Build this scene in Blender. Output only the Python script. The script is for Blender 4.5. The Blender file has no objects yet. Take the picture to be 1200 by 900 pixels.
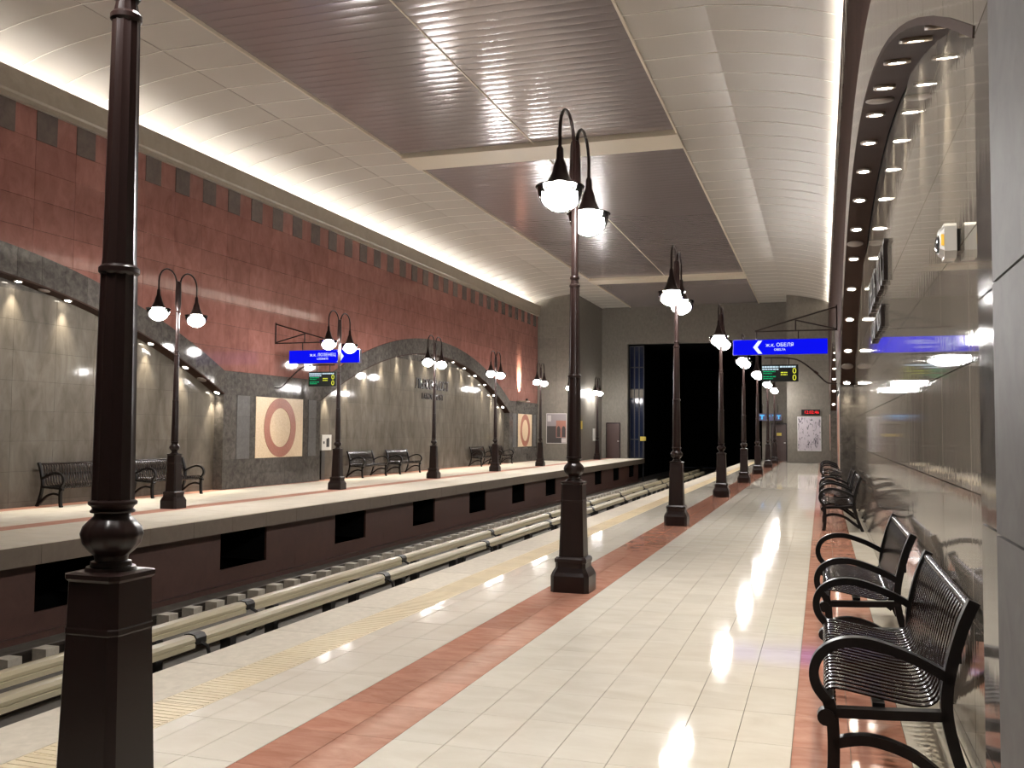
import bpy, math, random
from mathutils import Matrix, Vector
random.seed(7)
PI = math.pi
SC = bpy.context.scene
COL = SC.collection

# ------------------------------------------------------------------ camera
F_PX = 1120.0
yaw, pit, roll = (math.radians(a) for a in (17.96, 2.84, 0.42))
fw = Vector((-math.sin(yaw) * math.cos(pit), math.cos(yaw) * math.cos(pit), math.sin(pit)))
rg = Vector((math.cos(yaw), math.sin(yaw), 0.0))
up = rg.cross(fw)
rg2 = math.cos(roll) * rg + math.sin(roll) * up
up2 = -math.sin(roll) * rg + math.cos(roll) * up
CAM = Vector((0.0, 0.0, 1.55))
cam_data = bpy.data.cameras.new('camera')
cam_data.sensor_width = 36.0
cam_data.lens = F_PX / 1200.0 * 36.0
cam_data.clip_start = 0.05
cam_data.clip_end = 300.0
cam = bpy.data.objects.new('camera', cam_data)
COL.objects.link(cam)
cam.matrix_world = Matrix(((rg2.x, up2.x, -fw.x, CAM.x), (rg2.y, up2.y, -fw.y, CAM.y),
                           (rg2.z, up2.z, -fw.z, CAM.z), (0, 0, 0, 1)))
SC.camera = cam

# ------------------------------------------------------------------ world, exposure
world = bpy.data.worlds.new('world')
SC.world = world
world.use_nodes = True
world.node_tree.nodes['Background'].inputs[0].default_value = (0.004, 0.004, 0.005, 1)
world.node_tree.nodes['Background'].inputs[1].default_value = 1.0
SC.view_settings.view_transform = 'Standard'
SC.view_settings.look = 'None'
SC.view_settings.gamma = 1.0
SC.view_settings.use_curve_mapping = False
SC.view_settings.exposure = 1.0
SC.cycles.use_denoising = True
SC.cycles.max_bounces = 8
SC.cycles.diffuse_bounces = 4
SC.cycles.glossy_bounces = 4
SC.cycles.sample_clamp_indirect = 6.0

LAMP_STRENGTH = 125.0      # glowing bulb of each street lamp
COVE_STRENGTH = 31.0      # fluorescent strip in each cove
DOWN_WATTS = 115.0         # one recessed downlight
# ------------------------------------------------------------------ helpers
def link(o, parent=None):
    COL.objects.link(o)
    if parent is not None:
        o.parent = parent
    return o

def tag(o, label, cat=None, group=None, kind=None):
    o['label'] = label
    if cat:
        o['category'] = cat
    if group:
        o['group'] = group
    if kind:
        o['kind'] = kind
    return o

def empty(name, loc=(0, 0, 0), rz=0.0):
    o = bpy.data.objects.new(name, None)
    o.empty_display_size = 0.1
    o.location = loc
    o.rotation_euler = (0, 0, rz)
    return link(o)

class MB:
    """collects shapes; build() links them as one mesh object"""
    def __init__(self):
        self.v, self.f = [], []

    def add(self, vs, fs):
        b = len(self.v)
        self.v += [tuple(p) for p in vs]
        self.f += [tuple(i + b for i in q) for q in fs]
        return self

    def box(self, x0, x1, y0, y1, z0, z1):
        vs = [(x, y, z) for z in (z0, z1) for y in (y0, y1) for x in (x0, x1)]
        return self.add(vs, [(0, 2, 3, 1), (4, 5, 7, 6), (0, 1, 5, 4), (2, 6, 7, 3), (0, 4, 6, 2), (1, 3, 7, 5)])

    def prism(self, pts, fn, a, b):
        """polygon pts (u,v) extruded from a to b; fn(u,v,t)->xyz"""
        n = len(pts)
        vs = [fn(u, v, a) for u, v in pts] + [fn(u, v, b) for u, v in pts]
        fs = [tuple(range(n)), tuple(range(2 * n - 1, n - 1, -1))]
        fs += [(i, i + n, (i + 1) % n + n, (i + 1) % n) for i in range(n)]
        return self.add(vs, fs)

    def lathe(self, prof, seg=24, c=(0, 0, 0), mod=None, square=False):
        """prof = [(r,z)...]"""
        vs, fs = [], []
        for r, z in prof:
            for i in range(seg):
                a = 2 * PI * i / seg
                rr = r
                if mod:
                    rr = r * mod(a, z)
                vs.append((c[0] + rr * math.cos(a), c[1] + rr * math.sin(a), c[2] + z))
        for k in range(len(prof) - 1):
            for i in range(seg):
                j = (i + 1) % seg
                fs.append((k * seg + i, k * seg + j, (k + 1) * seg + j, (k + 1) * seg + i))
        fs.append(tuple(range(seg - 1, -1, -1)))
        m = (len(prof) - 1) * seg
        fs.append(tuple(m + i for i in range(seg)))
        return self.add(vs, fs)

    def sqlathe(self, prof, ch=0.16):
        """square section with chamfered corners; prof=[(halfwidth,z)]"""
        vs, fs = [], []
        for r, z in prof:
            c = r * ch
            for x, y in ((r, -r + c), (r, r - c), (r - c, r), (-r + c, r), (-r, r - c), (-r, -r + c), (-r + c, -r), (r - c, -r)):
                vs.append((x, y, z))
        for k in range(len(prof) - 1):
            for i in range(8):
                j = (i + 1) % 8
                fs.append((k * 8 + i, k * 8 + j, (k + 1) * 8 + j, (k + 1) * 8 + i))
        fs.append(tuple(range(7, -1, -1)))
        m = (len(prof) - 1) * 8
        fs.append(tuple(m + i for i in range(8)))
        return self.add(vs, fs)

    def tube(self, pts, r, seg=8):
        rad = r if isinstance(r, (list, tuple)) else [r] * len(pts)
        P = [Vector(p) for p in pts]
        t0 = (P[1] - P[0]).normalized()
        n = t0.orthogonal().normalized()
        vs, fs = [], []
        for i, p in enumerate(P):
            t = (P[min(i + 1, len(P) - 1)] - P[max(i - 1, 0)]).normalized()
            n = (n - t * n.dot(t)).normalized()
            b = t.cross(n)
            for k in range(seg):
                a = 2 * PI * k / seg
                vs.append(p + (n * math.cos(a) + b * math.sin(a)) * rad[i])
        for i in range(len(P) - 1):
            for k in range(seg):
                j = (k + 1) % seg
                fs.append((i * seg + k, i * seg + j, (i + 1) * seg + j, (i + 1) * seg + k))
        fs.append(tuple(range(seg - 1, -1, -1)))
        m = (len(P) - 1) * seg
        fs.append(tuple(m + k for k in range(seg)))
        return self.add(vs, fs)

    def ribbon(self, pts, w0, w1, th, fn):
        """flat bar following pts (u,v) in a plane, thickness th in that plane, width w0..w1 across; fn(u,v,w)"""
        n = len(pts)
        vs, fs = [], []
        for i, (u, v) in enumerate(pts):
            a, b = pts[max(i - 1, 0)], pts[min(i + 1, n - 1)]
            d = math.hypot(b[0] - a[0], b[1] - a[1]) or 1
            nu, nv = -(b[1] - a[1]) / d, (b[0] - a[0]) / d
            t = th[i] if isinstance(th, (list, tuple)) else th
            for s, w in ((-1, w0), (1, w0), (1, w1), (-1, w1)):
                vs.append(fn(u + s * nu * t / 2, v + s * nv * t / 2, w))
        for i in range(n - 1):
            for k in range(4):
                j = (k + 1) % 4
                fs.append((i * 4 + k, i * 4 + j, i * 4 + 4 + j, i * 4 + 4 + k))
        fs += [(3, 2, 1, 0), tuple((n - 1) * 4 + k for k in range(4))]
        return self.add(vs, fs)

    def mesh(self, name, mat, smooth=False):
        me = bpy.data.meshes.new(name)
        me.from_pydata(self.v, [], self.f)
        me.validate(clean_customdata=False)
        import bmesh
        bm = bmesh.new()
        bm.from_mesh(me)
        bmesh.ops.recalc_face_normals(bm, faces=bm.faces)
        bm.to_mesh(me)
        bm.free()
        if smooth:
            me.polygons.foreach_set('use_smooth', [True] * len(me.polygons))
        me.materials.append(mat)
        me.update()
        return me

    def build(self, name, mat, parent=None, smooth=False, loc=None):
        me = self.mesh(name, mat, smooth)
        if smooth:
            try:
                me.set_sharp_from_angle(angle=math.radians(38))
            except Exception:
                pass
        o = bpy.data.objects.new(name, me)
        link(o, parent)
        if loc:
            o.location = loc
        return o

def copy_tree(o, parent=None):
    c = o.copy()
    COL.objects.link(c)
    c.parent = parent
    for ch in list(o.children):
        copy_tree(ch, c)
    return c

_box_cache = {}
def box_part(name, parent, mat, x0, x1, y0, y1, z0, z1):
    """a box part whose mesh is shared with equal boxes"""
    d = (round(x1 - x0, 4), round(y1 - y0, 4), round(z1 - z0, 4), mat.name)
    me = _box_cache.get(d)
    if me is None:
        me = MB().box(-d[0] / 2, d[0] / 2, -d[1] / 2, d[1] / 2, -d[2] / 2, d[2] / 2).mesh(name, mat)
        _box_cache[d] = me
    o = bpy.data.objects.new(name, me)
    link(o, parent)
    o.location = ((x0 + x1) / 2, (y0 + y1) / 2, (z0 + z1) / 2)
    return o

def nearest_then_rest(items, limit=300):
    """items: (x0,x1,y0,y1,z0,z1); sorted by apparent size"""
    def d(b):
        c = Vector(((b[0] + b[1]) / 2, (b[2] + b[3]) / 2, (b[4] + b[5]) / 2)) - CAM
        return c.length
    s = sorted(items, key=d)
    return s[:limit], s[limit:]

def box_field(name, parent, mat, items, limit=300, rest_name=None):
    a, b = nearest_then_rest(items, limit)
    for q in a:
        box_part(name, parent, mat, *q)
    if b:
        m = MB()
        for q in b:
            m.box(*q)
        o = m.build(rest_name or ('distant_' + name), mat, parent)
        o['kind'] = 'stuff'

def text_mesh(body, size, extrude, mat, name):
    cu = bpy.data.curves.new(name, 'FONT')
    cu.body = body
    cu.size = size
    cu.extrude = extrude
    cu.align_x = 'CENTER'
    cu.align_y = 'CENTER'
    cu.resolution_u = 3
    o = bpy.data.objects.new(name, cu)
    COL.objects.link(o)
    bpy.context.view_layer.update()
    dg = bpy.context.evaluated_depsgraph_get()
    me = bpy.data.meshes.new_from_object(o.evaluated_get(dg))
    bpy.data.objects.remove(o)
    me.materials.clear()
    me.materials.append(mat)
    return me

# ------------------------------------------------------------------ materials
def nodes_of(name):
    m = bpy.data.materials.new(name)
    m.use_nodes = True
    nt = m.node_tree
    b = nt.nodes['Principled BSDF']
    return m, nt, b

def N(nt, kind, **kw):
    n = nt.nodes.new(kind)
    for k, v in kw.items():
        setattr(n, k, v)
    return n

def plain(name, col, rough=0.5, metal=0.0, spec=0.5, coat=0.0, emit=None, strength=0.0):
    m, nt, b = nodes_of(name)
    b.inputs['Base Color'].default_value = (*col, 1)
    b.inputs['Roughness'].default_value = rough
    b.inputs['Metallic'].default_value = metal
    b.inputs['Specular IOR Level'].default_value = spec
    b.inputs['Coat Weight'].default_value = coat
    if emit:
        b.inputs['Emission Color'].default_value = (*emit, 1)
        b.inputs['Emission Strength'].default_value = strength
    return m

def stone(name, c1, c2, scale=(3, 3, 3), rough=0.2, var=0.12, bump=0.0, bump_scale=(1, 1, 1), spec=0.5, detail=6.0, rvar=0.06, fine=0.0):
    """polished stone: two colours mixed by noise in world position, slight change from piece to piece"""
    m, nt, b = nodes_of(name)
    geo = N(nt, 'ShaderNodeNewGeometry')
    mp = N(nt, 'ShaderNodeMapping')
    mp.inputs['Scale'].default_value = scale
    nt.links.new(geo.outputs['Position'], mp.inputs['Vector'])
    no = N(nt, 'ShaderNodeTexNoise')
    no.inputs['Scale'].default_value = 1.0
    no.inputs['Detail'].default_value = detail
    no.inputs['Roughness'].default_value = 0.62
    no.inputs['Distortion'].default_value = 0.6
    nt.links.new(mp.outputs[0], no.inputs['Vector'])
    cr = N(nt, 'ShaderNodeValToRGB')
    cr.color_ramp.elements[0].position = 0.32
    cr.color_ramp.elements[1].position = 0.68
    cr.color_ramp.elements[0].color = (*c1, 1)
    cr.color_ramp.elements[1].color = (*c2, 1)
    nt.links.new(no.outputs['Fac'], cr.inputs['Fac'])
    oi = N(nt, 'ShaderNodeObjectInfo')
    mr = N(nt, 'ShaderNodeMapRange')
    mr.inputs['To Min'].default_value = 1.0 - var
    mr.inputs['To Max'].default_value = 1.0 + var
    nt.links.new(oi.outputs['Random'], mr.inputs['Value'])
    hs = N(nt, 'ShaderNodeHueSaturation')
    nt.links.new(cr.outputs['Color'], hs.inputs['Color'])
    nt.links.new(mr.outputs[0], hs.inputs['Value'])
    nt.links.new(hs.outputs['Color'], b.inputs['Base Color'])
    rr = N(nt, 'ShaderNodeMapRange')
    rr.inputs['To Min'].default_value = max(0.02, rough - rvar)
    rr.inputs['To Max'].default_value = rough + rvar
    nt.links.new(no.outputs['Fac'], rr.inputs['Value'])
    nt.links.new(rr.outputs[0], b.inputs['Roughness'])
    b.inputs['Specular IOR Level'].default_value = spec
    if bump > 0:
        mp2 = N(nt, 'ShaderNodeMapping')
        mp2.inputs['Scale'].default_value = bump_scale
        nt.links.new(geo.outputs['Position'], mp2.inputs['Vector'])
        n2 = N(nt, 'ShaderNodeTexNoise')
        n2.inputs['Scale'].default_value = 1.0
        n2.inputs['Detail'].default_value = 3.0
        nt.links.new(mp2.outputs[0], n2.inputs['Vector'])
        bp = N(nt, 'ShaderNodeBump')
        bp.inputs['Strength'].default_value = bump
        bp.inputs['Distance'].default_value = 0.02
        nt.links.new(n2.outputs['Fac'], bp.inputs['Height'])
        nt.links.new(bp.outputs[0], b.inputs['Normal'])
    return m

def emission(name, col, strength):
    m = bpy.data.materials.new(name)
    m.use_nodes = True
    nt = m.node_tree
    nt.nodes.clear()
    e = N(nt, 'ShaderNodeEmission')
    e.inputs[0].default_value = (*col, 1)
    e.inputs[1].default_value = strength
    o = N(nt, 'ShaderNodeOutputMaterial')
    nt.links.new(e.outputs[0], o.inputs[0])
    return m

def clear_glass(name, tint=(1, 1, 1)):
    m = bpy.data.materials.new(name)
    m.use_nodes = True
    nt = m.node_tree
    nt.nodes.clear()
    t = N(nt, 'ShaderNodeBsdfTransparent')
    t.inputs[0].default_value = (*tint, 1)
    g = N(nt, 'ShaderNodeBsdfGlossy')
    g.inputs['Roughness'].default_value = 0.02
    fr = N(nt, 'ShaderNodeFresnel')
    fr.inputs[0].default_value = 1.45
    mx = N(nt, 'ShaderNodeMixShader')
    o = N(nt, 'ShaderNodeOutputMaterial')
    nt.links.new(fr.outputs[0], mx.inputs[0])
    nt.links.new(t.outputs[0], mx.inputs[1])
    nt.links.new(g.outputs[0], mx.inputs[2])
    nt.links.new(mx.outputs[0], o.inputs[0])
    return m

M_CREAM = stone('cream_floor_tile', (0.76, 0.70, 0.595), (0.85, 0.80, 0.70), (2.2, 5, 3), 0.05, 0.03, rvar=0.015, spec=0.16)
M_CREAM_FAR = stone('cream_far_platform_tile', (0.74, 0.67, 0.55), (0.83, 0.77, 0.66), (2.2, 5, 3), 0.4, 0.03, spec=0.06)
M_RED_FAR = stone('terracotta_far_platform_tile', (0.50, 0.24, 0.165), (0.62, 0.33, 0.24), (4, 9, 4), 0.4, 0.06, spec=0.06)
M_RED = stone('terracotta_floor_tile', (0.52, 0.23, 0.155), (0.68, 0.36, 0.26), (4, 9, 4), 0.06, 0.09, rvar=0.02, spec=0.36)
M_YELLOW = stone('yellow_tactile_tile', (0.70, 0.58, 0.38), (0.76, 0.65, 0.46), (6, 6, 6), 0.45, 0.05)
M_EDGE = stone('platform_edge_granite', (0.58, 0.52, 0.425), (0.68, 0.615, 0.51), (14, 14, 14), 0.6, 0.05, spec=0.2)
M_LIP = stone('platform_lip_concrete', (0.135, 0.105, 0.078), (0.165, 0.130, 0.098), (6, 6, 6), 0.5, 0.04)
M_GROUT = plain('grout', (0.30, 0.26, 0.20), 0.8)
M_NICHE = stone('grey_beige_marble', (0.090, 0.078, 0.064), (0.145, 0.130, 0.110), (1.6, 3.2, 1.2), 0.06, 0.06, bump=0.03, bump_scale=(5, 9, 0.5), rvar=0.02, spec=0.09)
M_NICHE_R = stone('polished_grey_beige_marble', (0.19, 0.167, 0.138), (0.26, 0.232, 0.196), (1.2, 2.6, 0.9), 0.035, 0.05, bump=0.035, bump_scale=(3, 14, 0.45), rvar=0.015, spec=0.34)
M_REDWALL = stone('red_wall_stone', (0.165, 0.070, 0.056), (0.235, 0.110, 0.090), (2, 3.5, 2), 0.06, 0.08, bump=0.03, bump_scale=(4, 9, 0.6), rvar=0.02, spec=0.2)
M_TOOTH = stone('dark_tooth_tile', (0.075, 0.055, 0.048), (0.105, 0.08, 0.068), (6, 6, 6), 0.25, 0.06)
M_DARK = stone('dark_granite', (0.050, 0.045, 0.041), (0.105, 0.095, 0.085), (7, 7, 7), 0.07, 0.12, bump=0.02, bump_scale=(5, 9, 1.0), rvar=0.02, spec=0.14)
M_BAND_R = stone('sheen_toned_band_granite', (0.11, 0.095, 0.08), (0.16, 0.14, 0.118), (2, 4, 1), 0.06, 0.05, bump=0.04, bump_scale=(3, 14, 0.45), rvar=0.02, spec=0.35)  # dark granite as on the far band, grazing reflection painted in as a paler tone
M_UPPER_R = stone('dimmed_red_upper_stone', (0.045, 0.024, 0.018), (0.065, 0.036, 0.028), (3, 3, 3), 0.7, 0.06, spec=0.05)  # red stone as on the far wall, its dim lighting put into the colour
M_SOFFIT = plain('dark_brown_soffit', (0.034, 0.019, 0.014), 0.7, 0.0, 0.08)
M_CORNICE = stone('cornice_stone', (0.20, 0.165, 0.125), (0.25, 0.21, 0.165), (3, 3, 3), 0.35, 0.03)
M_CORNICE_R = plain('brown_cornice', (0.055, 0.030, 0.024), 0.6, 0.0, 0.08)
M_LIGHTPANEL = stone('light_grey_panel', (0.095, 0.090, 0.087), (0.125, 0.12, 0.115), (8, 8, 8), 0.5, 0.04, rvar=0.02, spec=0.03)
M_CEIL = plain('cream_ceiling_panel', (0.43, 0.395, 0.35), 0.34)
M_RIB = plain('light_toned_joint_strip', (0.86, 0.83, 0.76), 0.3)  # paler than the panels: light caught by the raised ribs, put into the colour
M_BEAM = plain('cream_ceiling_beam', (0.62, 0.55, 0.44), 0.45)
M_SLAT = plain('mauve_brown_metal_slat', (0.29, 0.25, 0.245), 0.17, 0.25)
M_VOID = plain('dark_void', (0.006, 0.006, 0.006), 1.0, spec=0.0)
M_ENDWALL = stone('end_wall_stone', (0.135, 0.122, 0.104), (0.17, 0.155, 0.132), (8, 8, 5), 0.45, 0.05, rvar=0.0, spec=0.05)
M_UNDER = stone('red_brown_underwall', (0.062, 0.026, 0.019), (0.085, 0.038, 0.028), (4, 4, 4), 0.5, 0.06)
M_BED = stone('track_bed_concrete', (0.075, 0.066, 0.055), (0.15, 0.135, 0.113), (3, 3, 3), 0.8, 0.03)
M_BLOCK = stone('concrete_block', (0.36, 0.33, 0.27), (0.48, 0.44, 0.37), (9, 9, 9), 0.7, 0.08)
M_RAIL = plain('rail_steel', (0.075, 0.06, 0.05), 0.45, 0.6)
M_COVER = stone('cream_rail_cover', (0.47, 0.41, 0.27), (0.56, 0.50, 0.35), (3, 0.6, 5), 0.38, 0.04)
M_BLACK = plain('black_bracket', (0.018, 0.016, 0.015), 0.4)
M_IRON = plain('dark_brown_cast_iron', (0.014, 0.007, 0.006), 0.30, 0.0, 0.28, 0.0)
M_BENCH = plain('black_painted_steel', (0.007, 0.006, 0.006), 0.35, 0.0, 0.18)
M_STRAP = plain('glossy_dark_strap', (0.012, 0.007, 0.006), 0.20, 0.0, 0.25, 0.0)
M_GLASS = clear_glass('clear_globe_glass')
M_BULB = emission('lamp_bulb_glow', (1.0, 0.965, 0.93), LAMP_STRENGTH)
M_COVE = emission('cove_strip_glow', (1.0, 0.95, 0.87), COVE_STRENGTH)
M_COVE_R = emission('near_cove_strip_glow', (1.0, 0.95, 0.87), COVE_STRENGTH * 1.15)
M_DOWN = emission('downlight_glow', (1.0, 0.92, 0.78), 40.0)
M_TRIMRING = plain('downlight_ring', (0.25, 0.2, 0.16), 0.4)
M_SPEAKER = plain('grey_speaker_grille', (0.20, 0.17, 0.15), 0.6)
M_WHITE = plain('white_plastic', (0.62, 0.60, 0.56), 0.35)
M_FRAME = plain('pale_metal_frame', (0.5, 0.49, 0.47), 0.35, 0.3)
M_LETTER = plain('dark_bronze_letter', (0.020, 0.015, 0.014), 0.5, 0.0, 0.2)
M_SIGNBLUE = emission('sign_blue', (0.004, 0.006, 0.90), 0.5)
M_SIGNWHITE = emission('sign_white', (0.85, 0.93, 1.0), 0.55)
M_SIGNCASE = plain('sign_case', (0.03, 0.03, 0.10), 0.4)
M_LEDBACK = plain('led_board_black', (0.008, 0.009, 0.008), 0.5, 0.0, 0.15)
M_LEDWHITE = emission('led_white', (0.62, 0.80, 0.9), 0.50)
M_LEDGREEN = emission('led_green', (0.01, 0.42, 0.16), 0.50)
M_LEDYELLOW = emission('led_yellow', (0.75, 0.80, 0.06), 0.50)
M_LEDRED = emission('led_red', (1.0, 0.02, 0.03), 0.75)
M_LEDCYAN = emission('led_cyan', (0.10, 0.50, 0.95), 0.55)
M_AMBER = plain('amber_lens', (0.75, 0.42, 0.05), 0.25, emit=(1, 0.6, 0.1), strength=0.25)
M_LENS = plain('dark_lens', (0.035, 0.04, 0.045), 0.08)
M_DOOR = plain('dark_brown_door', (0.045, 0.022, 0.018), 0.4)
M_WINGLASS = plain('dark_blue_glass', (0.008, 0.012, 0.03), 0.08, 0.0, 0.2)
M_WINFRAME = plain('window_frame_metal', (0.03, 0.03, 0.035), 0.5, 0.0, 0.2)
M_SIGNYELLOW = plain('yellow_sign', (0.55, 0.42, 0.06), 0.5)
M_PEBBLE = stone('cream_mosaic', (0.50, 0.37, 0.23), (0.68, 0.54, 0.37), (30, 30, 30), 0.35, 0.02, bump=0.3, bump_scale=(35, 35, 35))
M_RING = stone('terracotta_mosaic', (0.25, 0.085, 0.055), (0.34, 0.13, 0.085), (30, 30, 30), 0.35, 0.02, bump=0.3, bump_scale=(35, 35, 35))

# ------------------------------------------------------------------ layout numbers (metres)
XL, XLN = -14.60, -14.87      # left wall face, left niche face
XR, XRN = 0.38, 0.65          # right wall face, right niche face
EDGE_R, EDGE_L = -4.05, -10.0
Y0, Y1 = -4.0, 56.0
ZC = 9.0                      # flat ceiling height
Z_CORN0, Z_CORN1 = 7.78, 8.35
SPRING, APEX, BAND = 2.45, 4.55, 0.60
PILLARS = [(-2.55, 2.66), (21.05, 26.05), (44.65, 49.5)]
ARCHES = [(2.66, 21.05), (26.05, 44.65)]

ARCH_LIFT = {'dz': 0.0}    # the near wall's arches stand a little higher
def arch_z(y):
    """height of the inner arch edge at y, or SPRING on the pillars"""
    return arch_shape(y) + ARCH_LIFT['dz']
def arch_shape(y):
    for a, b in ARCHES:
        if a <= y <= b:
            h = (b - a) / 2
            rise = APEX - SPRING
            R = (h * h + rise * rise) / (2 * rise)
            d = y - (a + b) / 2
            return APEX - R + math.sqrt(R * R - d * d)
    return SPRING

def band_z(y):
    return arch_z(y) + BAND

def frange(a, b, n):
    return [a + (b - a) * i / n for i in range(n + 1)]

# ================================================================== SETTING
# ---- near platform floor
floor_r = MB().box(EDGE_R + 0.02, 1.1, Y0, 58.5, -1.3, -0.012).build('floor_right', M_GROUT)
tag(floor_r, 'near platform floor of polished cream tiles with two terracotta stripes', 'floor', kind='structure')
TW, TL, G = 0.2727, 0.5475, 0.0035
def col_tiles(x0, x1, ystart, yend, off=4.47):
    out = []
    k0 = math.floor((ystart - off) / TL)
    y = off + k0 * TL
    while y < yend:
        out.append((x0 + G / 2, x1 - G / 2, y + G / 2, y + TL - G / 2, -0.02, 0.0))
        y += TL
    return out
cream, red = [], []
YS, YE = -1.0, 55.4
for i in range(7):
    cream += col_tiles(-2.062 + TW * i, -2.062 + TW * (i + 1), YS, YE)
for i in range(2):
    cream += col_tiles(-2.617 - TW * (i + 1), -2.617 - TW * i, YS, YE)
cream += col_tiles(-3.30, -2.617 - 2 * TW, YS, YE)
cream += col_tiles(0.392, 0.648, YS, 52.9)
for i in range(2):
    red += col_tiles(-2.617 + 0.2775 * i, -2.617 + 0.2775 * (i + 1), YS, YE)
    red += col_tiles(-0.153 + TW * i, -0.153 + TW * (i + 1), YS, 52.9)
cream = [t for t in cream if not (t[0] > -1.9 and t[3] > 53.0)]
box_field('cream_floor_tile', floor_r, M_CREAM, cream, 300)
box_field('terracotta_floor_tile', floor_r, M_RED, red, 300)
# tactile strip: ribbed square tiles
tm = MB().box(-0.153, 0.153, -0.153, 0.153, -0.01, 0.01)
for i in range(6):
    u = -0.125 + 0.05 * i
    tm.box(-0.14, 0.14, u - 0.011, u + 0.011, 0.010, 0.0125)
tact_me = tm.mesh('tactile_tile', M_YELLOW)
y = 2.0
while y < 55.4:
    o = bpy.data.objects.new('tactile_tile', tact_me)
    link(o, floor_r)
    o.location = (-3.455, y, -0.01)
    y += 0.31
slabs = []
y = 0.0
while y < 55.9:
    slabs.append((EDGE_R, -3.612, y + 0.003, y + 1.092, -0.26, 0.0))
    y += 1.095
box_field('edge_slab', floor_r, M_EDGE, slabs)

# ---- far platform floor
floor_l = MB().box(-15.3, -11.44, Y0, Y1 + 0.3, -1.3, -0.012).box(-11.44, EDGE_L - 0.02, Y0, Y1 + 0.3, -0.27, -0.012).build('floor_left', M_GROUT)
tag(floor_l, 'far platform floor of cream tiles with a thin terracotta stripe', 'floor', kind='structure')
far_t = []
for (x0, x1, n) in ((-11.75, -10.45, 2), (-14.45, -12.20, 4)):
    w = (x1 - x0) / n
    for i in range(n):
        yy = 8.0
        while yy < 55.9:
            if not (yy > 48.8 and x0 + w * i < -12.5):
                far_t.append((x0 + w * i + 0.003, x0 + w * (i + 1) - 0.003, yy + 0.003, yy + 1.09, -0.02, 0.0))
            yy += 1.095
box_field('cream_floor_tile', floor_l, M_CREAM_FAR, far_t, 300)
far_r, far_e = [], []
yy = 6.0
while yy < 55.9:
    far_r.append((-12.20, -11.75, yy + 0.003, yy + 1.092, -0.02, 0.0))
    if yy < 48.8:
        far_r.append((-14.86, -14.45, yy + 0.003, yy + 1.092, -0.02, 0.0))
    far_e.append((EDGE_L - 0.018, EDGE_L, yy + 0.003, yy + 1.092, -0.275, -0.002))
    yy += 1.095
box_field('terracotta_floor_tile', floor_l, M_RED_FAR, far_r)
box_field('platform_lip_slab', floor_l, M_LIP, far_e)
box_field('edge_tile', floor_l, M_CREAM_FAR, [(-10.447, EDGE_L + 0.004, q[2], q[3], -0.012, 0.0) for q in far_e])

# ---- wall under the far platform with rectangular openings
under = MB().box(-11.42, -11.4, 5.0, Y1, -1.3, -0.27).build('wall_under_platform', M_VOID)
tag(under, 'red brown wall below the far platform with dark rectangular openings', 'wall', kind='structure')
OPEN = [14.85 + 4.26 * k for k in range(-2, 10)]
prev = 5.0
for a in OPEN:
    if a > 5:
        box_part('wall_panel', under, M_UNDER, -10.34, -10.30, prev, a, -0.98, -0.27)
        prev = a + 1.50
box_part('wall_panel', under, M_UNDER, -10.34, -10.30, prev, Y1, -0.98, -0.27)
yy = 5.0
while yy < Y1:
    box_part('base_panel', under, M_UNDER, -10.34, -10.30, yy + 0.004, min(Y1, yy + 4.145), -1.33, -0.98)
    yy += 4.145
MB().box(-10.30, -10.20, 5.0, Y1, -1.33, -1.25).build('base_kerb', M_UNDER, under)
for a in OPEN:
    if a > 5:
        for s in (a - 0.031, a + 1.531):
            MB().box(-11.4, -10.35, s - 0.03, s + 0.03, -0.98, -0.27).build('opening_side', M_VOID, under)

# ---- track bed, rails, rail blocks
bed = MB().box(-11.4, EDGE_R + 0.02, 3.0, 80.0, -1.55, -1.33).build('floor_track', M_BED)
tag(bed, 'grey concrete track bed between the two platforms', 'floor', kind='structure')
blocks = []
yy = 8.3
while yy < 55:
    blocks.append((-9.20, -8.99, yy, yy + 0.21, -1.33, -1.14))
    yy += 0.575
box_field('rail_block', bed, M_BLOCK, blocks)
pads = []
yy = 5.2
while yy < 40:
    pads.append((-7.02, -6.45, yy, yy + 0.30, -1.33, -1.28))
    yy += 0.62
box_field('sleeper_pad', bed, M_BLACK, pads)
RAIL = [(-0.07, 0), (0.07, 0), (0.07, 0.012), (0.012, 0.03), (0.012, 0.11), (0.035, 0.12), (0.035, 0.16), (-0.035, 0.16), (-0.035, 0.12), (-0.012, 0.11), (-0.012, 0.03), (-0.07, 0.012)]
for nm, x in (('nearest the dark wall under the far platform', -9.30), ('beside the cream cover pipes', -7.87), ('second from the near platform', -6.10), ('right under the near platform edge', -4.67)):
    o = MB().prism(RAIL, lambda u, v, t: (x + u, t, -1.33 + v), 4.0, 79.0).build('running_rail', M_RAIL)
    tag(o, 'dark steel running rail ' + nm, 'rail', 'running rails of the two tracks')

# ---- front walls with arches
def wall_fn(xf, n):
    return lambda u, v, t: (xf - n * t, u, v)

def clipped(y0, y1, z0, z1, low):
    """polygon of tile [y0,y1]x[z0,z1] above the curve low(y)"""
    ys = frange(y0, y1, 6)
    lo = [max(z0, low(q)) for q in ys]
    if all(l >= z1 - 0.01 for l in lo):
        return None
    if all(l <= z0 + 1e-6 for l in lo):
        return [(y0, z0), (y1, z0), (y1, z1), (y0, z1)]
    pts = [(q, min(l, z1)) for q, l in zip(ys, lo)] + [(y1, z1), (y0, z1)]
    out = []
    for p in pts:
        if not out or (abs(p[0] - out[-1][0]) > 1e-5 or abs(p[1] - out[-1][1]) > 1e-5):
            out.append(p)
    if abs(out[0][0] - out[-1][0]) < 1e-5 and abs(out[0][1] - out[-1][1]) < 1e-5:
        out.pop()
    return out if len(out) >= 3 else None

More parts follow.
